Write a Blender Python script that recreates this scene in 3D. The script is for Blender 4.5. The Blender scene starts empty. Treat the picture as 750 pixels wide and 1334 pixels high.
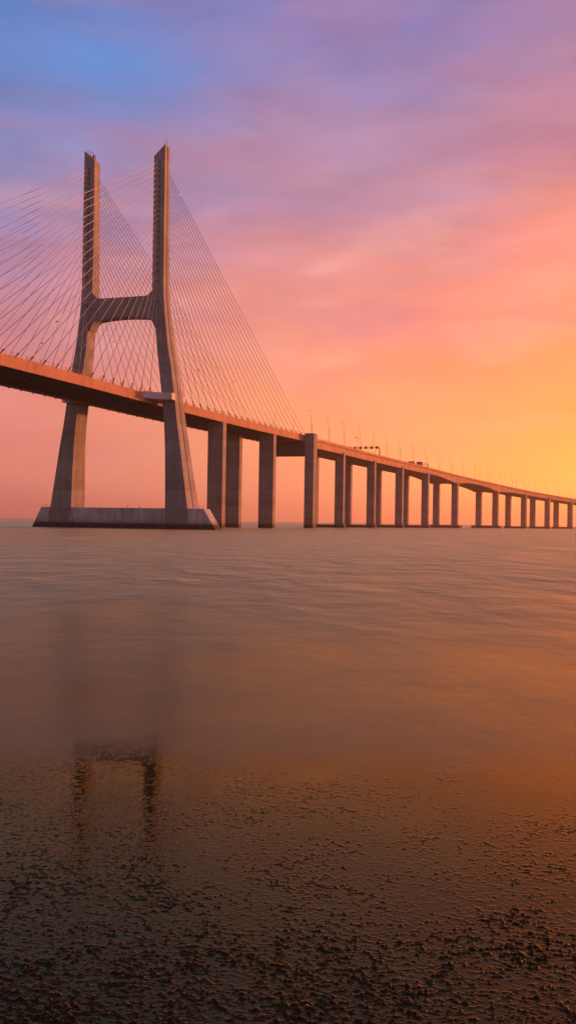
import bpy, math, random
import numpy as np
from mathutils import Vector, Matrix
R = math.radians
random.seed(7)
scene = bpy.context.scene
col = scene.collection

# ------------------------------------------------------------------ helpers
def link(name, me, parent=None):
    o = bpy.data.objects.new(name, me); col.objects.link(o)
    if parent: o.parent = parent
    return o
def tag(o, label=None, cat=None, group=None, kind=None):
    if label: o['label'] = label
    if cat: o['category'] = cat
    if group: o['group'] = group
    if kind: o['kind'] = kind
    return o
def empty(name, loc=(0, 0, 0)):
    o = bpy.data.objects.new(name, None); col.objects.link(o); o.location = loc
    o.empty_display_size = 2
    return o

class MB:
    def __init__(s): s.v = []; s.f = []
    def add(s, vs, fs):
        n = len(s.v); s.v += [tuple(v) for v in vs]; s.f += [tuple(i + n for i in f) for f in fs]
    def box(s, x0, x1, y0, y1, z0, z1):
        s.add([(x0,y0,z0),(x1,y0,z0),(x1,y1,z0),(x0,y1,z0),(x0,y0,z1),(x1,y0,z1),(x1,y1,z1),(x0,y1,z1)],
              [(0,3,2,1),(4,5,6,7),(0,1,5,4),(1,2,6,5),(2,3,7,6),(3,0,4,7)])
    def loft(s, rings, cap=True):
        """rings: list of equal-length closed point lists"""
        n = len(rings[0]); vs = [p for r in rings for p in r]; fs = []
        for k in range(len(rings) - 1):
            for i in range(n):
                j = (i + 1) % n
                fs.append((k*n+i, k*n+j, (k+1)*n+j, (k+1)*n+i))
        if cap:
            fs.append(tuple(range(n))[::-1]); fs.append(tuple((len(rings)-1)*n + i for i in range(n)))
        s.add(vs, fs)
    def tube(s, a, b, r0, r1=None, n=6):
        a = Vector(a); b = Vector(b); r1 = r0 if r1 is None else r1
        d = (b - a).normalized(); u = d.orthogonal().normalized(); w = d.cross(u)
        ring = lambda c, r: [tuple(c + u*math.cos(t)*r + w*math.sin(t)*r) for t in [2*math.pi*i/n for i in range(n)]]
        s.loft([ring(a, r0), ring(b, r1)])
    def build(s, name, mat, parent=None, bevel=0, smooth=False):
        me = bpy.data.meshes.new(name); me.from_pydata(s.v, [], s.f); me.update()
        import bmesh
        bm = bmesh.new(); bm.from_mesh(me); bmesh.ops.recalc_face_normals(bm, faces=bm.faces)
        bm.to_mesh(me); bm.free()
        if smooth:
            for p in me.polygons: p.use_smooth = True
        me.materials.append(mat)
        o = link(name, me, parent)
        if bevel:
            m = o.modifiers.new('b', 'BEVEL'); m.width = bevel; m.segments = 2; m.limit_method = 'ANGLE'
        return o

def srgb(r, g, b):
    f = lambda c: (c/255/12.92) if c/255 <= .04045 else ((c/255+.055)/1.055)**2.4
    return (f(r), f(g), f(b), 1)

# ------------------------------------------------------------------ materials
def nt(mat):
    mat.use_nodes = True; t = mat.node_tree
    return t, t.nodes, t.links, t.nodes['Principled BSDF']
def ramp(N, stops, interp='LINEAR'):
    r = N.new('ShaderNodeValToRGB'); e = r.color_ramp; e.interpolation = interp
    while len(e.elements) > 1: e.elements.remove(e.elements[-1])
    e.elements[0].position = stops[0][0]; e.elements[0].color = stops[0][1]
    for p, c in stops[1:]:
        q = e.elements.new(p); q.color = c
    return r
def mth(N, L, op, a, b=None, c=None, clamp=False):
    m = N.new('ShaderNodeMath'); m.operation = op; m.use_clamp = clamp
    for i, v in enumerate((a, b, c)):
        if v is None: continue
        if isinstance(v, (int, float)): m.inputs[i].default_value = v
        else: L.new(v, m.inputs[i])
    return m.outputs[0]
def mix(N, L, fac, a, b, mode='MIX'):
    m = N.new('ShaderNodeMix'); m.data_type = 'RGBA'; m.blend_type = mode
    for sock, v in ((m.inputs[0], fac), (m.inputs[6], a), (m.inputs[7], b)):
        if isinstance(v, (int, float)): sock.default_value = v
        elif isinstance(v, tuple): sock.default_value = v
        else: L.new(v, sock)
    return m.outputs[2]

def concrete(name, base, lift=2.4, tide=True, contrast=.35):
    mat = bpy.data.materials.new(name); t, N, L, B = nt(mat)
    g = N.new('ShaderNodeNewGeometry'); sx = N.new('ShaderNodeSeparateXYZ'); L.new(g.outputs['Position'], sx.inputs[0])
    def noise(scale, det, vec=None, sz=None):
        n = N.new('ShaderNodeTexNoise'); n.inputs['Scale'].default_value = scale; n.inputs['Detail'].default_value = det
        if sz:
            mp = N.new('ShaderNodeMapping'); mp.inputs['Scale'].default_value = sz
            L.new(g.outputs['Position'], mp.inputs[0]); L.new(mp.outputs[0], n.inputs['Vector'])
        else: L.new(g.outputs['Position'], n.inputs['Vector'])
        return n.outputs[0]
    big = noise(.12, 6); streak = noise(1.0, 4, sz=(.7, .7, .05)); fine = noise(1.6, 5)
    a = mth(N, L, 'MULTIPLY_ADD', big, 1.0, mth(N, L, 'MULTIPLY', streak, .8))
    a = mth(N, L, 'MULTIPLY_ADD', fine, .5, a)            # 0 .. 2.3, mean 1.15
    k = mth(N, L, 'MULTIPLY_ADD', mth(N, L, 'SUBTRACT', a, 1.15), contrast*2.6, 1.0)
    # pour lifts: each lift has its own tone, thin dark joint
    zl = mth(N, L, 'DIVIDE', sx.outputs[2], lift)
    fl = mth(N, L, 'FLOOR', zl); fr = mth(N, L, 'FRACT', zl)
    wn = N.new('ShaderNodeTexWhiteNoise'); wn.noise_dimensions = '1D'; L.new(fl, wn.inputs['W'])
    tone = mth(N, L, 'MULTIPLY_ADD', wn.outputs[0], .24, .88)
    joint = mth(N, L, 'MULTIPLY_ADD', mth(N, L, 'LESS_THAN', fr, .05), -.22, 1.0)
    k = mth(N, L, 'MULTIPLY', mth(N, L, 'MULTIPLY', k, tone), joint)
    c = mix(N, L, 1.0, base, (1, 1, 1, 1), 'MULTIPLY')
    cc = N.new('ShaderNodeVectorMath'); cc.operation = 'SCALE'; L.new(c, cc.inputs[0]); L.new(k, cc.inputs['Scale'])
    out = cc.outputs[0]
    if tide:
        zz = mth(N, L, 'MULTIPLY_ADD', mth(N, L, 'SUBTRACT', fine, .5), 1.4, sx.outputs[2])
        rt = ramp(N, [(0, (1,1,1,1)), (.45, (1,1,1,1)), (.62, (.35,.35,.35,1)), (1, (0,0,0,1))])
        L.new(mth(N, L, 'DIVIDE', zz, 4.0), rt.inputs[0])
        out = mix(N, L, rt.outputs[0], out, (.035, .024, .02, 1))
    L.new(out, B.inputs['Base Color'])
    B.inputs['Roughness'].default_value = .82
    b = N.new('ShaderNodeBump'); b.inputs['Strength'].default_value = .25; b.inputs['Distance'].default_value = .2
    L.new(fine, b.inputs['Height']); L.new(b.outputs[0], B.inputs['Normal'])
    return mat
def plain(name, c, rough=.6, metal=0, var=.25, scale=2.0):
    mat = bpy.data.materials.new(name); t, N, L, B = nt(mat)
    n = N.new('ShaderNodeTexNoise'); n.inputs['Scale'].default_value = scale; n.inputs['Detail'].default_value = 5
    g = N.new('ShaderNodeNewGeometry'); L.new(g.outputs['Position'], n.inputs['Vector'])
    r = ramp(N, [(.3, tuple(x*(1-var) for x in c[:3])+(1,)), (.7, tuple(min(1, x*(1+var)) for x in c[:3])+(1,))])
    L.new(n.outputs[0], r.inputs[0]); L.new(r.outputs[0], B.inputs['Base Color'])
    B.inputs['Roughness'].default_value = rough; B.inputs['Metallic'].default_value = metal
    return mat

M_CON = concrete('pylon_concrete', (.265, .27, .27, 1), 3.9)
M_PIER = concrete('pier_concrete', (.25, .23, .215, 1), 3.0)
M_BASE = concrete('base_concrete', (.47, .48, .49, 1), 40.0, contrast=.5)
M_DECK = concrete('deck_concrete', (.42, .22, .14, 1), 60.0, tide=False, contrast=.35)
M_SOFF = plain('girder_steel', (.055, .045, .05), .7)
M_PALE = plain('pale_concrete', (.62, .60, .60), .7, var=.08)
M_RAIL = plain('rail_metal', (.16, .12, .11), .6, .3)
M_CABLE = plain('cable_pipe', (.50, .46, .48), .45, var=.08)
M_DARK = plain('dark_metal', (.05, .045, .045), .5, .2)
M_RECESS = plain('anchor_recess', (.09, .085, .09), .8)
M_LAMP = plain('galvanised_pole', (.30, .27, .25), .5, .4)
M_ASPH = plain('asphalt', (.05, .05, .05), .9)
M_SIGN = plain('sign_back', (.16, .16, .17), .6, .2)
M_GULL = plain('gull_feathers', (.22, .2, .2), .8)

# ------------------------------------------------------------------ bridge alignment
K = R(2.7534)/100; S3 = 204.6
NE, FE = -15.43, 13.2            # near and far deck edges
def P(s, off):
    if s <= S3: return (s, off)
    th = K*(s - S3)
    return (S3 + math.sin(th)/K + off*math.sin(th), -(1-math.cos(th))/K + off*math.cos(th))
_s = np.array([-420,-300,-200,-108,-51,30,80,137,208,289,367,440,513,600,655,724,811,886,960,1100,1300,1500,1700])
_z = np.array([49.5,51,52,52.8,53.4,53.7,54.2,55.0,56.2,56.8,56.4,55.7,54.7,51.9,50.3,48.0,44.6,41.9,39.1,34.0,27.5,22,18])
_g = np.arange(-420, 1701, 5.0); _gz = np.interp(_g, _s, _z)
_ker = np.exp(-.5*(np.arange(-8, 9)/3.5)**2); _ker /= _ker.sum()
_gz = np.convolve(np.pad(_gz, 8, mode='edge'), _ker, 'valid')
def ZT(s): return float(np.interp(s, _g, _gz))
PIERS = [72.6, 147.4, 204.6, 292.5, 369.2, 443.0, 515.0, 601.2, 724.5, 813.4, 888.6, 962.0, 1036, 1110, 1184]
def depth(s):            # viaduct girder depth under the top of the parapet
    h = 6.1
    a, b = PIERS[7], PIERS[8]
    lo, mid = 8.7, 5.2
    if a <= s <= b:
        t = abs((s-a)/(b-a)*2-1); return mid + (lo-mid)*t**2.2
    if PIERS[6] < s < a:
        t = (s-PIERS[6])/(a-PIERS[6]); return 5.9 - .5*math.sin(math.pi*min(1, t*1.6)) * (t < .625) + (lo-5.9)*t**2.4
    if b < s < PIERS[9]:
        t = (PIERS[9]-s)/(PIERS[9]-b); return 5.7 + (lo-5.7)*t**2.4
    return h if s < a else max(4.6, 5.7-(s-PIERS[9])*.0045)

# ------------------------------------------------------------------ cable stayed bridge
bridge = empty('cable_stayed_bridge')
tag(bridge, 'cable stayed bridge with an H shaped concrete pylon on a long base in the water', 'bridge')

def leg(sgn, topz, parent):
    zs = [(-.5, 20.9, 33.0, -4.9, 7.6), (8.3, 21.1, 30.8, -4.5, 7.0), (20, 20.9, 29.0, -4.4, 6.2), (33, 20.5, 27.1, -4.2, 5.4),
          (42, 19.9, 25.6, -4.0, 5.0), (54, 18.5, 24.0, -3.8, 4.5), (64, 17.2, 22.5, -3.7, 4.0), (72, 16.1, 21.0, -3.6, 3.6),
          (80, 15.3, 19.9, -3.5, 3.2), (86, 14.6, 19.2, -3.5, 3.0), (92, 14.0, 18.7, -3.5, 2.7), (97, 13.5, 18.4, -3.5, 2.5),
          (110, 13.4, 18.35, -3.5, 2.1), (135, 13.4, 18.3, -3.5, 1.5), (None, 13.4, 18.2, -3.5, 1.1)]
    rings = []
    for z, i, o, x0, x1 in zs:
        zi = zo = z
        if z is None: zi, zo = topz-4.4, topz
        xm = x0 + (x1-x0)*.52; w = .28; dz = .45
        zf = lambda y: zi + (zo-zi)*(abs(y)-i)/(o-i)
        pts = [(x0, i), (x0, o), (xm-w, o), (xm-w, o-dz), (xm+w, o-dz), (xm+w, o), (x1, o), (x1, i)]
        rings.append([(x, sgn*y, zf(y)) for x, y in pts])
    m = MB(); m.loft(rings)
    lg = m.build('pylon_leg', M_CON, parent, bevel=.12)
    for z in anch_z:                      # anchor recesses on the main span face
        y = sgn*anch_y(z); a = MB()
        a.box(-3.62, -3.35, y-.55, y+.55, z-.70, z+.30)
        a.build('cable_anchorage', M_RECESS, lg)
    b = MB()
    yt = sgn*17.6
    if sgn > 0:
        for x, y, h in ((-2.6, 16.9, 1.6), (-2.2, 16.0, 2.4), (-.8, 15.4, 2.0), (.2, 15.0, 1.4), (-1.6, 14.4, 1.8)):
            b.tube((x, y, topz-5.4+(y-13.4)*.9), (x, y, topz-4.0+(y-13.4)*.9+h), .09)
        b.tube((-2.2, 16.0, topz-.2), (.2, 15.0, topz-1.2), .07); b.box(-1.2, -.3, 15, 15.8, topz-3.2, topz-1.4)
    else:
        b.tube((-.8, yt, topz-1), (-.8, yt, topz+3.4), .09, .05); b.tube((-2.6, yt, topz-1), (-2.6, yt, topz+1.0), .1)
        b.tube((-2.6, yt, topz+.9), (-.8, yt, topz+.9), .06)
    b.build('mast', M_RAIL, lg)
    return lg
# 24 anchor heights from the top down, tighter at the top
anch_z = [147.7, 145.8, 143.9, 141.8, 139.7, 137.7, 135.7, 133.7, 131.7, 129.7, 127.7, 125.7, 123.5, 121.5, 119.6, 117.1, 114.8, 112.1, 109.2, 106.4, 103.2, 99.4, 91.2]; NC = len(anch_z)
def anch_y(z): return 15.9 + max(0, (95-z))*.04

pyl_near = leg(-1, 154.4, bridge)
pyl_far = leg(1, 155.4, bridge)
# crossbeam: outline in YZ
top = []; bot = []
for i in range(41):
    y = -14.6 + 29.2*i/40; a = abs(y)
    zt = 93.9 + (max(0, a-9.4)/4.6)**2.6*3.2
    zb = 85.7 - .6*(a/10)**2 - (max(0, a-11)/3.6)**2.6*3.4
    top.append((y, zt)); bot.append((y, zb))
m = MB(); n = len(top)
vs = [(x, y, z) for x in (-3.1, 2.3) for (y, z) in top+bot[::-1]]
N2 = 2*n
fs = [(i, (i+1) % N2, N2+(i+1) % N2, N2+i) for i in range(N2)]
for i in range(n-1):
    fs.append((i, i+1, N2-2-i, N2-1-i)); fs.append((N2+i, N2+i+1, N2+N2-2-i, N2+N2-1-i))
m.add(vs, fs); m.build('crossbeam', M_CON, bridge)

# pylon base in the water
def plan(dn, dy, x0, x1, z):
    return [(x0, -dn, z), (x0, dy, z), (x0+6.4, dy, z), (x1, dy-6, z), (x1, -dn+6, z), (x0+6.4, -dn, z)]
m = MB(); m.loft([plan(43.4, 39.6, -4.6, 9.8, -.6), plan(37.4, 35.4, -4.0, 8.8, 8.3)])
base = m.build('pylon_base', M_BASE, bridge, bevel=.15)
for sg in (-1, 1):          # buttresses beside the legs
    for yb, yt in ((33.0, 30.9), (20.9, 21.2)):
        m = MB()
        m.loft([[(-5.3, sg*(yb-1.0), -.5), (-5.3, sg*(yb+1.0), -.5), (-4.2, sg*(yb+1.0), -.5), (-4.2, sg*(yb-1), -.5)],
                [(-4.3, sg*(yt-.15), 7.6), (-4.3, sg*(yt+.15), 7.6), (-4.0, sg*(yt+.15), 7.6), (-4.0, sg*(yt-.15), 7.6)]])
        m.build('buttress', M_BASE, base)
for y0, y1 in ((-37, -33.4), (16.5, 19.4), (32, 35)):
    m = MB(); m.tube((-3.2, y0, 9.25), (-3.2, y1, 9.25), .05)
    for y in (y0, (y0+y1)/2, y1): m.tube((-3.2, y, 8.2), (-3.2, y, 9.3), .07)
    m.build('safety_rail', M_RAIL, base)
for y in (-9.5, -4): m = MB(); m.tube((-3.2, y, 8.2), (-3.2, y, 9.3), .12); m.build('mooring_post', M_RAIL, base)

# deck of the cable stayed part
ss = list(np.arange(-420, 204.1, 6.0)) + [204.2]
def ribbon(m, ss, prof):
    """prof(s) -> closed list of (off, z)"""
    m.loft([[(*P(s, o), z) for o, z in prof(s)] for s in ss])
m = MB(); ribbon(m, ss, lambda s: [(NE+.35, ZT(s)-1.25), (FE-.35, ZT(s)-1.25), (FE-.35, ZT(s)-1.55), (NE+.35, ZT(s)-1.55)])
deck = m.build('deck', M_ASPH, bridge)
def edge_beam(o0, o1, dz0=-3.75):
    sg = 1 if o1 > o0 else -1
    m = MB()
    ribbon(m, ss, lambda s: [(o0, ZT(s)-.72), (o0+sg*.9, ZT(s)-.72), (o0+sg*.9, ZT(s)+dz0), (o0, ZT(s)+dz0)])
    b = m.build('edge_beam', M_DECK, deck)
    m = MB()
    ribbon(m, ss, lambda s: [(o0+sg*.22, ZT(s)), (o0+sg*.5, ZT(s)), (o0+sg*.5, ZT(s)-.718), (o0+sg*.22, ZT(s)-.718)])
    m.build('parapet', M_DECK, deck)
    m = MB()                 # light railing and wind screen posts
    for s in np.arange(-240, 204, 2.6):
        p = P(s, o0+sg*.36); m.tube((*p, ZT(s)-.02), (*p, ZT(s)+1.25), .045, n=4)
    for h in (.5, 1.22):
        for s in np.arange(-240, 200, 13):
            a = P(s, o0+sg*.36); b2 = P(s+13, o0+sg*.36); m.tube((*a, ZT(s)+h), (*b2, ZT(s+13)+h), .035, n=4)
    m.build('railing', M_RAIL, deck)
edge_beam(NE, NE+1); edge_beam(FE, FE-1)
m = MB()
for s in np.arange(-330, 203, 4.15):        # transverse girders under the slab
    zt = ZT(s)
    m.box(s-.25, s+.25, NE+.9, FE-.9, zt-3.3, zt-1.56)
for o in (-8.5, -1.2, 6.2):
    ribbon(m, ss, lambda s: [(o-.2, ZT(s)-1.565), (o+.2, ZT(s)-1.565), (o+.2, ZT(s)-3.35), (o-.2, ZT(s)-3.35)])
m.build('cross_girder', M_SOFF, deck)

# platforms round the legs at deck level
for sg, E in ((-1, NE), (1, FE)):
    m = MB(); zt = ZT(0)+.35; zb = zt-2.7
    y = lambda v: sg*v
    e = abs(E)
    a = [(-14, e-.1), (-13.4, e+.5), (-11, e+2.2), (-8.4, 20.2), (-7.2, 21.6), (-7.2, 24.6), (-3.75, 24.6), (-3.75, 18.0), (4.7, 18.0), (4.7, 24.0), (7.2, 24.0), (7.2, 20), (11, e+.6), (14, e-.1)]
    b2 = [(x, y(v), zb) for x, v in a]; t2 = [(x, y(v), zt) for x, v in a]
    nn = len(a)
    # deck-level slab kept below the parapet line except round the leg
    m.loft([b2, t2])
    m.build('leg_platform', M_PALE, deck, bevel=.06)

# stay cables: 4 fans
for sg, E in ((-1, NE), (1, FE)):
    for dr in (-1, 1):
        for k in range(NC):
            z = anch_z[NC-1-k]
            s = -(7.6 + 7.75*k) if dr < 0 else 11.0 + 8.5*k + .0175*k*k
            x0 = -3.5 if dr < 0 else (1.0 + max(0, (148-z))*.027)
            A = Vector((x0 + (-.1*dr*-1), sg*anch_y(z), z-.2)); Bp = Vector((s, E - sg*.1 if False else E*1.0 - sg*.35, ZT(s)-.3))
            d = (Bp-A).normalized()
            m = MB(); m.tube(A, Bp, .10 if dr < 0 else .12, n=7)
            cb = m.build('stay_cable', M_CABLE, bridge, smooth=True)
            m = MB()
            m.tube(Bp - d*2.6, Bp + d*.2, .20, n=8)
            q = Bp - d*2.7; m.tube(q, q + d*.5, .28, n=8)
            m.tube((Bp.x-dr*-.9, Bp.y, ZT(s)-.1), (Bp.x-dr*-.9, Bp.y, ZT(s)+1.3), .08, n=5)
            m.build('anchor_pipe', M_DARK, cb)
            if k % 1 == 0:           # lower anchor heads under the edge beam
                m = MB(); m.tube((s, Bp.y, ZT(s)-3.7), (s+dr*.35, Bp.y, ZT(s)-4.1), .3, .2, n=8)
                m.build('anchor_head', M_SOFF, cb)

# side-span piers
def column_mesh(s0, s1, o0, o1, z0, z1, groove=False):
    m = MB(); c = .22
    pts = [(s0+c, o0), (s1-c, o0), (s1, o0+c), (s1, o1-c), (s1-c, o1), (s0+c, o1), (s0, o1-c), (s0, o0+c)]
    if groove:
        sm = (s0+s1)/2
        pts = [(s0+c, o0), (sm-.3, o0), (sm-.3, o0+.4), (sm+.3, o0+.4), (sm+.3, o0)] + pts[1:]
    m.loft([[(*P(s, o), z) for s, o in pts] for z in (z0, z1)])
    return m
for s0, s1, w in ((70.4, 75.1, 7.7), (145.0, 149.8, 8.4)):
    for o in (NE, FE-w-.4):
        column_mesh(s0, s1, o, o+w, -.6, ZT(s0)-3.78).build('pier_column', M_PIER, bridge)
# transition pier with its cap beam
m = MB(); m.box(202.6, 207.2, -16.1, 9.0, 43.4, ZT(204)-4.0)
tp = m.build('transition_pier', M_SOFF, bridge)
m = column_mesh(201.0, 208.4, -21.8, -16.15, -.6, ZT(204)+.9, True); m.build('column', M_PIER, tp)
m = column_mesh(201.0, 204.5, 3.8, 9.2, -.6, 43.38); m.build('column', M_PIER, tp)
m = MB()
for y in (-13, -10.5, -3, 2.5, 6.5): m.box(200.6, 202.58, y-.45, y+.45, ZT(204)-5.6, ZT(204)-3.8)
m.build('bearing', M_DARK, tp)

# ------------------------------------------------------------------ viaduct
via = empty('viaduct', (0, 0, 0))
tag(via, 'long concrete viaduct on twin columns curving down towards the horizon on the right', 'viaduct')
vs_ = list(np.arange(204.9, 1240, 4.0))
def vprof(s):
    z = ZT(s); b = z - depth(s)
    return [(NE+.25, z-1.3), (FE-.25, z-1.3), (FE-.25, z-1.75), (FE-1.0, z-2.1), (FE-1.0, b), (NE+.75, b), (NE+.75, z-2.1), (NE+.25, z-1.75)]
m = MB(); ribbon(m, vs_, vprof); gird = m.build('girder', M_DECK, via)
for o, sg in ((NE, 1), (FE, -1)):
    m = MB(); ribbon(m, vs_, lambda s: [(o, ZT(s)-.15), (o+sg*.28, ZT(s)-.15), (o+sg*.28, ZT(s)-1.298), (o+sg*.5, ZT(s)-1.298), (o+sg*.5, ZT(s)-1.9), (o, ZT(s)-1.6)] if False else
                        [(o, ZT(s)-.15), (o+sg*.247, ZT(s)-.15), (o+sg*.247, ZT(s)-1.62), (o, ZT(s)-1.62)])
    m.build('parapet', M_DECK, gird)
    m = MB()
    for s in np.arange(206, 700, 4.0):
        p = P(s, o+sg*.12); m.tube((*p, ZT(s)-.16), (*p, ZT(s)+.55), .05, n=4)
    for s in np.arange(206, 1200, 8.0):
        a = P(s, o+sg*.12); b2 = P(s+8, o+sg*.12); m.tube((*a, ZT(s)+.5), (*b2, ZT(s+8)+.5), .06, n=4)
    m.build('railing', M_RAIL, gird)
for i, sc in enumerate(PIERS[3:]):
    nav = i+3 in (7, 8)
    big = 2.6 if nav else .9
    e = 3.4 if nav else .9
    m = MB(); c = 1.2
    s0, s1 = sc-2.3-big, sc+2.3+big; o0, o1 = NE-e, 10.4+e
    pts = [(s0+c, o0), (s1-c, o0), (s1, o0+c), (s1, o1-c), (s1-c, o1), (s0+c, o1), (s0, o1-c), (s0, o0+c)]
    zt = 2.8 if nav else 2.2
    m.loft([[(*P(s, o), z) for s, o in pts] for z in (-.6, zt)])
    pr = m.build('pier', M_PIER, via)
    if i < 4:
        m = MB(); p = P(sc, NE-.4); m.tube((*p, zt-.05), (*p, zt+1.2), .5, n=8); m.build('bollard', M_PALE, pr)
    zc = ZT(sc)-depth(sc)+.02
    for o in (NE, 3.6):
        q = MB()
        column_mesh(sc-2.2, sc+2.2, o, o+6.2, zt+.003, zc+(.0 if o > 0 else 1.2), False).build('column', M_PIER, pr)

# ------------------------------------------------------------------ lamp posts
def lamp(s, off, h, parent_none=None):
    sg = 1 if off < 0 else -1               # lean towards the road
    x, y = P(s, off); z = ZT(s)-1.2
    root = empty('lamp_post', (x, y, z))
    th = K*max(0, s-S3); inx, iny = math.sin(th)*sg, math.cos(th)*sg
    m = MB(); prev = Vector((0, 0, 0))
    for k in range(1, 9):
        t = k/8; c = Vector((inx*2.0*t**1.3, iny*2.0*t**1.3, h*t))
        m.tube(prev, c, .19-.10*(t-.125), .19-.10*t, 6); prev = c
    m.build('pole', M_LAMP, root)
    m = MB()
    a = prev + Vector((-inx*.5, -iny*.5, .05)); b = prev + Vector((inx*1.0, iny*1.0, .2))
    m.tube(a, b, .07, n=5); m.build('bracket_arm', M_LAMP, root)
    for q in (a, b):
        m = MB(); d = Vector((inx, iny, 0)); e = q + d*(.45 if q is b else -.45)
        m.tube(q, e, .12, .09, 6); m.build('lamp_head', M_DARK, root)
    return root
NL = [223, 261, 297, 336, 371, 404.5, 438.5, 474.5, 510.5, 547.5, 583.5, 620, 657, 696, 735, 771, 808, 845, 882, 919, 957, 994]
ORD = 'first second third fourth fifth sixth seventh eighth ninth tenth eleventh twelfth thirteenth fourteenth fifteenth sixteenth seventeenth eighteenth nineteenth twentieth twenty-first twenty-second'.split()
for i, s in enumerate(NL):
    l = lamp(s, NE+.9, 18.2 if s < 600 else 17.6)
    tag(l, '%s lamp post along the near parapet, counting right from the last stay cable' % ORD[i], 'lamp post', 'lamp posts along the near side of the viaduct')
FL = [229, 267, 303, 342, 377, 411, 445, 481, 517, 554, 590, 627, 664, 703, 742, 778, 815, 852, 889]
for i, s in enumerate(FL):
    l = lamp(s-6, FE-.9, 17.2)
    tag(l, '%s lamp post along the far parapet, counting right from the last stay cable' % ORD[i], 'lamp post', 'lamp posts along the far side of the viaduct')

# ------------------------------------------------------------------ sign gantries
def gantry(s, h, label, dark_lumps, panels, far=FE-.6):
    x, y = P(s, NE+.5); z0 = ZT(s)-1.2
    root = empty('sign_gantry', (x, y, z0)); Mi = Vector((x, y, z0))
    def pt(o, z, ds=0): a = P(s+ds, o); return Vector((a[0], a[1], z0+z)) - Mi
    def bx(m, ds0, ds1, o0, o1, za, zb):
        m.loft([[pt(o, z, d) for d, o in ((ds0, o0), (ds1, o0), (ds1, o1), (ds0, o1))] for z in (za, zb)])
    for o in (NE+.5, far):
        m = MB(); bx(m, -.35, .35, o-.4, o+.4, 0, h); m.build('post', M_SIGN, root)
    m = MB(); 
    bx(m, -.45, -.25, NE, far+.6, h, h+.22); bx(m, .25, .45, NE, far+.6, h, h+.22)
    bx(m, -.45, -.25, NE, far+.6, h+.9, h+1.1); bx(m, .25, .45, NE, far+.6, h+.9, h+1.1)
    k = 0
    for o in np.arange(NE+.3, far, 1.6):
        a, b = (h+.2, h+.95) if k % 2 else (h+.95, h+.2)
        for d in (-.35, .35): m.tube(pt(o, a, d), pt(o+1.6, b, d), .06, n=4)
        k += 1
    m.build('truss_beam', M_SIGN, root)
    for o in dark_lumps:
        m = MB(); bx(m, -.8, -.5, o-1.0, o+1.0, h-.5, h+1.5); m.build('lane_signal', M_DARK, root)
    for o0, o1, za, zb in panels:
        m = MB(); bx(m, -.75, -.55, o0, o1, za, zb)
        for o in np.linspace(o0+.4, o1-.4, 4): bx(m, -.95, -.752, o-.06, o+.06, za+.1, zb-.1)
        m.build('sign_panel', M_SIGN, root)
    tag(root, label, 'sign gantry')
gantry(381, 6.6, 'gantry with a row of small lane signals spanning the road above the viaduct', [-13, -8.5, -4, .5, 5, 9.5, 12.6], [])
gantry(514, 3.4, 'gantry holding two large dark sign panels over the viaduct road', [], [(-9.8, -4.2, 2.0, 6.2), (-2.4, 4.0, 2.2, 6.6)])

# ------------------------------------------------------------------ camera
CAM = Vector((-356.5822, -185.9966, 3.6339)); F_ = 1265.7285
ya, pi_, ro = R(17.8721), R(.577), R(-.8489)
fwd = Vector((math.cos(ya)*math.cos(pi_), math.sin(ya)*math.cos(pi_), math.sin(pi_)))
rt = Vector((math.sin(ya), -math.cos(ya), 0)); up = rt.cross(fwd)
ri = rt*math.cos(ro) - up*math.sin(ro); ui = rt*math.sin(ro) + up*math.cos(ro)
cam = bpy.data.cameras.new('camera'); co = bpy.data.objects.new('camera', cam); col.objects.link(co)
co.matrix_world = Matrix(((ri.x, ui.x, -fwd.x, CAM.x), (ri.y, ui.y, -fwd.y, CAM.y), (ri.z, ui.z, -fwd.z, CAM.z), (0, 0, 0, 1)))
cam.sensor_fit = 'HORIZONTAL'; cam.sensor_width = 36; cam.lens = 36*F_/750
cam.clip_start = .1; cam.clip_end = 60000
scene.camera = co

# ------------------------------------------------------------------ gulls
def gull(px, py, dist, span, bank, tail, label):
    d = (fwd + ri*((px-375)/F_) + ui*((667-py)/F_)).normalized()
    c = CAM + d*dist
    m = MB(); s = span/2
    prof = [(-.22, .015), (-.12, .055), (0, .08), (.12, .06), (.2, .035), (.25, .008)]
    rings = [[(x*span*.9, math.cos(t)*r*span, math.sin(t)*r*span) for t in [i*math.pi/4 for i in range(8)]] for x, r in prof]
    m.loft(rings)
    for g in (-1, 1):
        st = [(0, .05, .02, .16), (.45, .0, .16, .15), (1.0, -.12, .04, .02)]
        up_ = [[(cx+w*span/2, g*f*s, z*s+.012*span), (cx-w*span/2-.03, g*f*s, z*s), (cx-w*span/2, g*f*s, z*s-.012*span)] for f, cx, z, w in st]
        m.loft(up_)
    o = m.build('gull', M_GULL, None, smooth=True); o.location = c; o.rotation_euler = (bank, 0, tail)
    tag(o, label, 'bird', 'gulls flying round the bridge')
gull(74, 419, 330, 2.0, .3, 2.6, 'gull flying left of the far pylon leg, the upper of the two there')
gull(55, 447, 330, 2.1, -.2, 2.2, 'gull flying low above the deck railing left of the far pylon leg')
gull(148, 445, 360, 1.6, .2, 2.8, 'gull flying between the two pylon legs just under the crossbeam')
gull(177, 483, 360, 1.6, -.3, 2.1, 'gull flying low between the pylon legs above the deck')
gull(259, 482, 380, 1.6, .3, 2.4, 'gull flying among the cables just right of the near pylon leg')
gull(304, 497, 400, 1.8, .1, 2.0, 'gull flying against the long side span cables')
gull(464, 570, 500, 3.0, .2, 2.5, 'gull flying above the viaduct next to the lane signal gantry')

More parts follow.
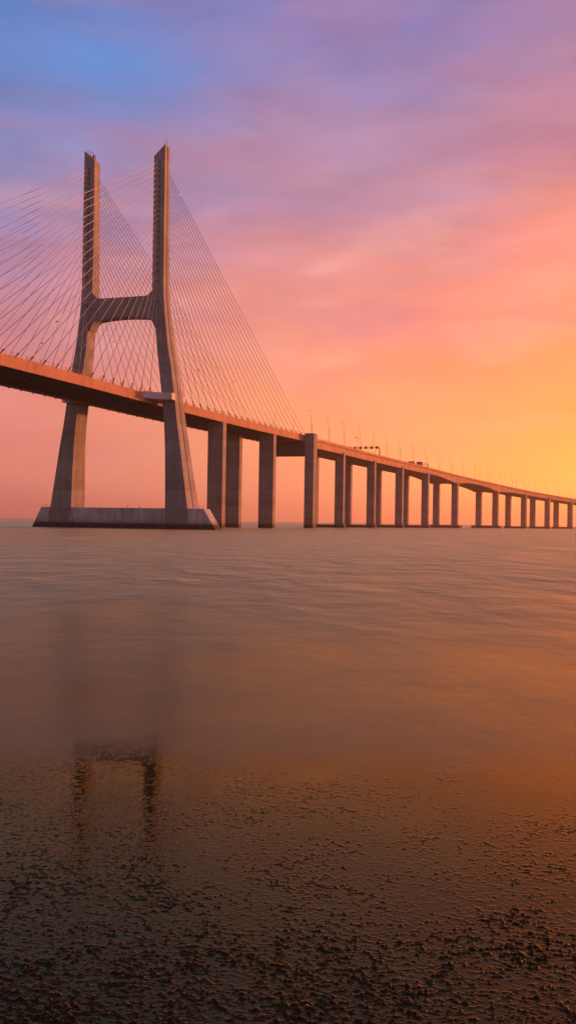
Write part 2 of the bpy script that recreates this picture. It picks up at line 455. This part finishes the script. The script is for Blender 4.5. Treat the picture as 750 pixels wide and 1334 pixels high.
# ------------------------------------------------------------------ water
def water_shader(t, N, L):
    """murky, softly rippled water: brown body under a tinted reflecting skin"""
    g = N.new('ShaderNodeNewGeometry')
    rot = N.new('ShaderNodeMapping'); rot.inputs['Rotation'].default_value = (0, 0, -ya)
    L.new(g.outputs['Position'], rot.inputs[0])
    def nz(sc, det, dist=0, off=(0, 0, 0)):
        mp = N.new('ShaderNodeMapping'); mp.inputs['Scale'].default_value = sc; mp.inputs['Location'].default_value = off
        L.new(rot.outputs[0], mp.inputs[0])
        n = N.new('ShaderNodeTexNoise'); n.inputs['Scale'].default_value = 1; n.inputs['Detail'].default_value = det
        n.inputs['Distortion'].default_value = dist
        L.new(mp.outputs[0], n.inputs['Vector']); return n.outputs[0]
    swell = nz((.15, .27, 1), 5, .15); chop = nz((.9, 1.5, 1), 4, .2); wide = nz((.012, .02, 1), 3)
    h = mth(N, L, 'MULTIPLY_ADD', swell, 1.0, mth(N, L, 'MULTIPLY', chop, .06))
    b = N.new('ShaderNodeBump'); b.inputs['Strength'].default_value = 1; 
    L.new(h, b.inputs['Height'])
    bl = nz((.035, .13, 1), 4, .3, (3, 7, 0))
    r = ramp(N, [(.35, (.055, .044, .026, 1)), (.65, (.085, .064, .036, 1))]); L.new(mth(N, L, 'MULTIPLY_ADD', wide, .5, mth(N, L, 'MULTIPLY', swell, .5)), r.inputs[0])
    df = N.new('ShaderNodeBsdfDiffuse'); L.new(r.outputs[0], df.inputs[0])
    gs = N.new('ShaderNodeBsdfGlossy'); gs.inputs['Color'].default_value = (.72, .73, .41, 1)
    # smooth in the shallows by the shore, rougher out in the channel
    sr = N.new('ShaderNodeSeparateXYZ'); L.new(rot.outputs[0], sr.inputs[0])
    off = mth(N, L, 'SUBTRACT', sr.outputs[0], CAM.x*math.cos(ya)+CAM.y*math.sin(ya))
    mr = N.new('ShaderNodeMapRange'); mr.interpolation_type = 'SMOOTHSTEP'; mr.inputs['From Min'].default_value = 16; mr.inputs['From Max'].default_value = 75
    L.new(mth(N, L, 'MULTIPLY_ADD', swell, 14.0, off), mr.inputs[0])
    L.new(mth(N, L, 'MULTIPLY_ADD', mth(N, L, 'MULTIPLY', mr.outputs[0], bl), .50, .05), b.inputs['Distance'])
    rg = mth(N, L, 'MULTIPLY_ADD', mr.outputs[0], .22, mth(N, L, 'MULTIPLY_ADD', swell, .12, .19))
    rg = mth(N, L, 'MULTIPLY_ADD', mth(N, L, 'MULTIPLY', mth(N, L, 'SUBTRACT', bl, .5), mr.outputs[0]), .7, rg)
    L.new(rg, gs.inputs['Roughness']); L.new(b.outputs[0], gs.inputs['Normal'])
    fr = N.new('ShaderNodeFresnel'); fr.inputs[0].default_value = 1.42; L.new(b.outputs[0], fr.inputs['Normal'])
    mx = N.new('ShaderNodeMixShader'); L.new(fr.outputs[0], mx.inputs[0]); L.new(df.outputs[0], mx.inputs[1]); L.new(gs.outputs[0], mx.inputs[2])
    return mx.outputs[0]
def water_mat():
    mat = bpy.data.materials.new('estuary_water'); t, N, L, B = nt(mat)
    out = water_shader(t, N, L); N.remove(B); L.new(out, N['Material Output'].inputs[0])
    return mat
M_WATER = water_mat()
m = MB()
rad = [0, 40, 120, 400, 1500, 5000, 14000]; nseg = 48
vs = [(CAM.x, CAM.y, 0)]; fs = []
for r_ in rad[1:]:
    for i in range(nseg):
        t_ = 2*math.pi*i/nseg; vs.append((CAM.x+r_*math.cos(t_), CAM.y+r_*math.sin(t_), 0))
for i in range(nseg): fs.append((0, 1+i, 1+(i+1) % nseg))
for k in range(len(rad)-2):
    a = 1+k*nseg; b = a+nseg
    for i in range(nseg): j = (i+1) % nseg; fs.append((a+i, b+i, b+j, a+j))
m.add(vs, fs); w = m.build('water', M_WATER); tag(w, kind='structure')

# ------------------------------------------------------------------ mudflat in front of the camera
rng = np.random.RandomState(11)
TAB = rng.rand(512, 512).astype(np.float32)
def vnoise(x, y):
    xi = np.floor(x).astype(np.int64); yi = np.floor(y).astype(np.int64); fx = (x-xi).astype(np.float32); fy = (y-yi).astype(np.float32)
    fx = fx*fx*fx*(fx*(fx*6-15)+10); fy = fy*fy*fy*(fy*(fy*6-15)+10)
    a = TAB[xi & 511, yi & 511]; b = TAB[(xi+1) & 511, yi & 511]; c = TAB[xi & 511, (yi+1) & 511]; d = TAB[(xi+1) & 511, (yi+1) & 511]
    return (a*(1-fx)+b*fx)*(1-fy) + (c*(1-fx)+d*fx)*fy
def fbm(x, y, o=4, g=.5):
    s = 0; a = 1; t = 0
    for k in range(o):
        cs, sn = math.cos(.6*k+.3), math.sin(.6*k+.3)
        s = s + a*vnoise((x*cs-y*sn)*2**k+17.3*k, (x*sn+y*cs)*2**k+5.1*k); t += a; a *= g
    return s/t
us = [4.4]
while us[-1] < 21: us.append(us[-1] + .0095 + max(0, us[-1]-6.5)*.0017)
us = np.array(us, np.float32); vv = np.arange(-7.0, 7.0, .0118, dtype=np.float32)
U, V = np.meshgrid(us, vv, indexing='ij')
warp = .05*(fbm(U*6, V*6, 3)-.5)
Uw = U+warp; Vw = V+.05*(fbm(U*6+31, V*6+9, 3)-.5)
slant = Uw*.97+Vw*.22
lump = fbm(Vw*23, slant*33.0, 4, .60)
lump2 = fbm(Vw*36+3, slant*46+8, 3, .5)
clus = fbm(V*.9+4, U*.8+2, 4, .6)
dens = np.clip((15.5-U)/8.5, 0, 1)**1.3
thr = .728 - .112*dens - .34*(clus-.5)
l = np.clip((lump-thr)/.07, 0, 1.35)
l2 = np.clip((lump2-(.74-.15*dens-.15*(clus-.5)))/.10, 0, 1)
fade = np.clip((16.8-U)/3.0, 0, 1)
ht = .0100*l**.75*(0.7+.9*(lump2-.3)) + .0045*l2*dens**1.5
ridge = (1-np.abs(2*fbm(Vw*7+11, slant*15+5, 3, .5)-1))**14
ht = ht*(.45+1.1*vnoise(V*3.1+5, U*3.7+9)) + .0065*ridge*np.clip((lump-.50)/.12, 0, 1)*dens
spn = fbm(Vw*17+40, slant*34+21, 3, .6)
speck = np.clip((spn-(.70-.20*(clus-.5)))/.05, 0, 1)
fade2 = np.clip((16.2-U)/.8, 0, 1)
ht = ht*fade*(.24+1.0*dens) + .0014*speck*fade2
flat = .0014*(fbm(V*1.2, U*1.8, 3)-.5) + 0.0001*(fbm(V*26, U*30, 2)-.5)*dens
basez = .006 - .014*np.clip((U-17.2)/2.6, 0, 2)**1.2
Z = basez + flat + ht
fx, fy = math.cos(ya), math.sin(ya); rx, ry = math.sin(ya), -math.cos(ya)
X = CAM.x + U*fx + V*rx; Y = CAM.y + U*fy + V*ry
nu, nv = U.shape
co_ = np.stack([X, Y, Z], -1).reshape(-1, 3).astype(np.float32)
idx = np.arange(nu*nv).reshape(nu, nv)
quads = np.stack([idx[:-1, :-1], idx[:-1, 1:], idx[1:, 1:], idx[1:, :-1]], -1).reshape(-1, 4)
me = bpy.data.meshes.new('mudflat')
me.vertices.add(len(co_)); me.vertices.foreach_set('co', co_.ravel())
me.loops.add(quads.size); me.loops.foreach_set('vertex_index', quads.ravel().astype(np.int32))
me.polygons.add(len(quads)); me.polygons.foreach_set('loop_start', np.arange(0, quads.size, 4, dtype=np.int32))
me.polygons.foreach_set('loop_total', np.full(len(quads), 4, np.int32))
me.polygons.foreach_set('use_smooth', np.ones(len(quads), bool))
me.update(calc_edges=True)
at = me.attributes.new('lump', 'FLOAT', 'POINT'); at.data.foreach_set('value', np.clip(ht/.006, 0, 1).ravel().astype(np.float32))
at = me.attributes.new('film', 'FLOAT', 'POINT'); at.data.foreach_set('value', np.clip((U-14.0+1.8*(clus-.5))/2.1, 0, 1).ravel().astype(np.float32))
def mud_mat():
    mat = bpy.data.materials.new('wet_mud'); t, N, L, B = nt(mat); N.remove(B)
    a = N.new('ShaderNodeAttribute'); a.attribute_name = 'lump'; f = a.outputs['Fac']
    fa = N.new('ShaderNodeAttribute'); fa.attribute_name = 'film'; fm = fa.outputs['Fac']
    g = N.new('ShaderNodeNewGeometry')
    n = N.new('ShaderNodeTexNoise'); n.inputs['Scale'].default_value = 60; n.inputs['Detail'].default_value = 5; L.new(g.outputs['Position'], n.inputs['Vector'])
    n2 = N.new('ShaderNodeTexNoise'); n2.inputs['Scale'].default_value = 5; n2.inputs['Detail'].default_value = 5; L.new(g.outputs['Position'], n2.inputs['Vector'])
    f2 = mth(N, L, 'MULTIPLY', f, 2.2, clamp=True)
    r = ramp(N, [(.3, (.009, .006, .004, 1)), (.7, (.030, .019, .012, 1))]); L.new(n.outputs[0], r.inputs[0])
    r2 = ramp(N, [(.3, (.008, .006, .004, 1)), (.7, (.016, .011, .007, 1))]); L.new(n2.outputs[0], r2.inputs[0])
    c = mix(N, L, f2, r2.outputs[0], r.outputs[0])
    b = N.new('ShaderNodeBump'); b.inputs['Strength'].default_value = .6; b.inputs['Distance'].default_value = .004
    L.new(mth(N, L, 'MULTIPLY', n.outputs[0], mth(N, L, 'MULTIPLY_ADD', f2, 1.0, .004)), b.inputs['Height'])
    df = N.new('ShaderNodeBsdfDiffuse'); L.new(c, df.inputs[0]); L.new(b.outputs[0], df.inputs['Normal'])
    gs = N.new('ShaderNodeBsdfGlossy'); gs.inputs['Color'].default_value = (.76, .66, .27, 1); L.new(b.outputs[0], gs.inputs['Normal'])
    rr = mth(N, L, 'MULTIPLY_ADD', f2, .26, mth(N, L, 'MULTIPLY_ADD', n2.outputs[0], .04, .015))
    L.new(rr, gs.inputs['Roughness'])
    fr = N.new('ShaderNodeFresnel'); L.new(mth(N, L, 'MULTIPLY_ADD', f2, -.14, 1.52), fr.inputs[0]); L.new(b.outputs[0], fr.inputs['Normal'])
    mx = N.new('ShaderNodeMixShader'); L.new(fr.outputs[0], mx.inputs[0]); L.new(df.outputs[0], mx.inputs[1]); L.new(gs.outputs[0], mx.inputs[2])
    m2 = N.new('ShaderNodeMixShader'); L.new(fm, m2.inputs[0]); L.new(mx.outputs[0], m2.inputs[1]); L.new(water_shader(t, N, L), m2.inputs[2])
    L.new(m2.outputs[0], N['Material Output'].inputs[0])
    return mat
me.materials.append(mud_mat())
mud = link('mudflat', me); tag(mud, kind='structure')

# ------------------------------------------------------------------ haze
HAZE = .00012
hm = bpy.data.materials.new('evening_haze'); hm.use_nodes = True; t = hm.node_tree; t.nodes.remove(t.nodes['Principled BSDF'])
pv = t.nodes.new('ShaderNodeVolumePrincipled'); pv.inputs['Density'].default_value = HAZE; pv.inputs['Color'].default_value = (.95, .80, .68, 1)
pv.inputs['Anisotropy'].default_value = .6
t.links.new(pv.outputs[0], t.nodes['Material Output'].inputs['Volume'])
m = MB(); m.box(-14600, 14600, -14600, 14600, -1.6, 172); hz = m.build('haze', hm); tag(hz, kind='stuff')

# ------------------------------------------------------------------ sky
SUN_AZ = -34.0; SUN_EL = 3.2; SP = 1.4-SUN_AZ
w = bpy.data.worlds.new('World'); scene.world = w; w.use_nodes = True
t = w.node_tree; N, L = t.nodes, t.links; bg = N['Background']
tc = N.new('ShaderNodeTexCoord'); sp = N.new('ShaderNodeSeparateXYZ')
nrm = N.new('ShaderNodeVectorMath'); nrm.operation = 'NORMALIZE'; L.new(tc.outputs['Generated'], nrm.inputs[0]); L.new(nrm.outputs[0], sp.inputs[0])
el = mth(N, L, 'MULTIPLY', mth(N, L, 'ARCSINE', sp.outputs[2]), 180/math.pi)
elc = mth(N, L, 'MAXIMUM', el, 0.0)
azr = mth(N, L, 'ARCTAN2', sp.outputs[1], sp.outputs[0])
# angle (deg) away from the sun's azimuth, unsigned
azd = mth(N, L, 'MULTIPLY', azr, 180/math.pi)
da = mth(N, L, 'ABSOLUTE', mth(N, L, 'WRAP', mth(N, L, 'SUBTRACT', azd, SUN_AZ), 180.0, -180.0))
# soft warping of the bands by broad cloud noise
cv = N.new('ShaderNodeCombineXYZ')
slx = mth(N, L, 'MULTIPLY_ADD', el, .35, azd)
L.new(mth(N, L, 'MULTIPLY', azd, .045), cv.inputs[0]); L.new(mth(N, L, 'MULTIPLY_ADD', el, .14, mth(N, L, 'MULTIPLY', azd, .003)), cv.inputs[1])
def wn(scale, det, off, rough=.5, dist=.0):
    mp = N.new('ShaderNodeMapping'); mp.inputs['Location'].default_value = off; mp.inputs['Scale'].default_value = (scale,)*3
    L.new(cv.outputs[0], mp.inputs[0]); n = N.new('ShaderNodeTexNoise'); n.inputs['Scale'].default_value = 1; n.inputs['Detail'].default_value = det
    n.inputs['Roughness'].default_value = rough; n.inputs['Distortion'].default_value = dist
    L.new(mp.outputs[0], n.inputs['Vector']); return n.outputs[0]
c1 = wn(1.5, 3, (3.1, 1.7, 0), .45, .3); c2 = wn(2.6, 3, (7.7, 4.2, 1), .5, .3)
hi = mth(N, L, 'MULTIPLY', elc, 1/14.0, clamp=True)
elw = mth(N, L, 'ADD', elc, mth(N, L, 'MULTIPLY', mth(N, L, 'MULTIPLY', mth(N, L, 'SUBTRACT', c1, .5), 8.0), hi))
daw = mth(N, L, 'ADD', da, mth(N, L, 'MULTIPLY', mth(N, L, 'SUBTRACT', c2, .5), mth(N, L, 'MULTIPLY', hi, 14.0)))
ef = mth(N, L, 'DIVIDE', elw, 60.0, clamp=True)
def skr(st): r = ramp(N, [(e/60, srgb(*c)) for e, c in st], 'LINEAR'); L.new(ef, r.inputs[0]); return r.outputs[0]
left = skr([(0, (214,124,114)), (2.5, (236,138,122)), (6, (234,138,126)), (9, (218,138,142)), (13, (192,140,163)), (17, (162,140,184)), (20, (140,140,190)), (23, (116,136,196)), (27, (98,132,198)), (32, (80,124,190)), (42, (90,100,140)), (60, (85,82,105))])
mid = skr([(0, (240,146,112)), (3.4, (255,164,114)), (8, (254,160,122)), (12, (238,150,136)), (16, (208,144,154)), (20, (180,141,171)), (24, (154,136,184)), (28, (132,130,190)), (42, (115,105,145)), (60, (90,84,110))])
rgt = skr([(0, (246,128,78)), (2.2, (255,172,94)), (4.0, (255,164,90)), (6.5, (254,148,94)), (9, (250,144,104)), (12, (245,146,118)), (15, (234,148,131)), (19, (210,141,147)), (23, (187,136,161)), (28, (168,131,168)), (42, (130,110,145)), (60, (95,86,112))])
back = skr([(0, (152,124,124)), (10, (158,126,126)), (20, (142,120,128)), (35, (122,106,116)), (60, (98,88,102))])
# angle from the sun's azimuth: right edge of the view 29, centre 46, left edge 62
def sm(a, b): f = N.new('ShaderNodeMapRange'); f.interpolation_type = 'SMOOTHSTEP'; f.inputs['From Min'].default_value = a; f.inputs['From Max'].default_value = b; L.new(daw, f.inputs[0]); return f.outputs[0]
c = mix(N, L, sm(SP-3, SP+14), rgt, mid); c = mix(N, L, sm(SP+15, SP+35), c, left); c = mix(N, L, sm(SP+50, SP+95), c, back)
# thin clouds: mauve veils and pale pink streaks
v1 = N.new('ShaderNodeMapRange'); v1.inputs['From Min'].default_value = .47; v1.inputs['From Max'].default_value = .72; v1.interpolation_type = 'SMOOTHSTEP'; L.new(wn(2.0, 3, (1.3, 9.4, 2), .5, .3), v1.inputs[0])
c = mix(N, L, mth(N, L, 'MULTIPLY', mth(N, L, 'MULTIPLY', v1.outputs[0], hi), .42), c, srgb(178, 124, 150))
v2 = N.new('ShaderNodeMapRange'); v2.inputs['From Min'].default_value = .48; v2.inputs['From Max'].default_value = .74; v2.interpolation_type = 'SMOOTHSTEP'; L.new(wn(2.7, 4, (5.3, 2.4, 5), .45, .3), v2.inputs[0])
lo = mth(N, L, 'MULTIPLY', mth(N, L, 'SUBTRACT', 21.0, elc), .2, clamp=True)
c = mix(N, L, mth(N, L, 'MULTIPLY', mth(N, L, 'MULTIPLY', v2.outputs[0], mth(N, L, 'MULTIPLY', hi, lo)), .45), c, srgb(244, 176, 168))
# a gap of clear blue high on the left
gx = mth(N, L, 'POWER', mth(N, L, 'ABSOLUTE', mth(N, L, 'DIVIDE', mth(N, L, 'SUBTRACT', azd, 29.3), 4.6)), 2.0)
gy = mth(N, L, 'POWER', mth(N, L, 'ABSOLUTE', mth(N, L, 'DIVIDE', mth(N, L, 'SUBTRACT', el, 24.5), 2.4)), 2.0)
gp = mth(N, L, 'EXPONENT', mth(N, L, 'MULTIPLY', mth(N, L, 'ADD', gx, gy), -1.0))
gp = mth(N, L, 'MULTIPLY', gp, mth(N, L, 'MULTIPLY_ADD', c2, 1.0, .0), clamp=True)
c = mix(N, L, gp, c, srgb(88, 150, 224))
# layered mottling of the cloud sheet
mo = mth(N, L, 'SUBTRACT', wn(3.4, 4, (2.2, 6.1, 3), .5, .3), .5)
sc = N.new('ShaderNodeVectorMath'); sc.operation = 'SCALE'; L.new(c, sc.inputs[0]); L.new(mth(N, L, 'MULTIPLY_ADD', mth(N, L, 'MULTIPLY', mo, hi), .44, 1.0), sc.inputs['Scale']); c = sc.outputs[0]
# glow round the sun behind the haze
gl = mth(N, L, 'MULTIPLY_ADD', da, da, mth(N, L, 'MULTIPLY', mth(N, L, 'POWER', mth(N, L, 'ABSOLUTE', mth(N, L, 'SUBTRACT', el, 3.5)), 2.0), 6.0))
gl = mth(N, L, 'EXPONENT', mth(N, L, 'DIVIDE', gl, -210.0))
c = mix(N, L, mth(N, L, 'MULTIPLY', gl, 1.0), c, (9.0, 3.4, .7, 1))
# the low sky towards the sun is far brighter than the rest (it clips in the picture)
g2 = mth(N, L, 'EXPONENT', mth(N, L, 'MULTIPLY', mth(N, L, 'ADD', mth(N, L, 'POWER', mth(N, L, 'DIVIDE', da, 41.5), 4.0), mth(N, L, 'POWER', mth(N, L, 'DIVIDE', elc, 14.0), 2.0)), -1.0))
bo = N.new('ShaderNodeCombineXYZ'); L.new(mth(N, L, 'MULTIPLY_ADD', g2, 2.2, 1.0), bo.inputs[0]); L.new(mth(N, L, 'MULTIPLY_ADD', g2, 1.05, 1.0), bo.inputs[1]); bo.inputs[2].default_value = 1
vm = N.new('ShaderNodeVectorMath'); vm.operation = 'MULTIPLY'; L.new(c, vm.inputs[0]); L.new(bo.outputs[0], vm.inputs[1]); c = vm.outputs[0]
L.new(c, bg.inputs[0]); bg.inputs[1].default_value = 1.0

sun = bpy.data.lights.new('sun', 'SUN'); so = bpy.data.objects.new('sun', sun); col.objects.link(so)
sun.energy = 5.0; sun.angle = R(1.5); sun.color = (1, .27, .085)
a = R(SUN_AZ); e = R(SUN_EL)
dv = Vector((math.cos(a)*math.cos(e), math.sin(a)*math.cos(e), math.sin(e)))
so.rotation_euler = dv.to_track_quat('Z', 'Y').to_euler()

scene.view_settings.view_transform = 'Standard'; scene.view_settings.look = 'None'
scene.view_settings.exposure = 0; scene.view_settings.gamma = 1
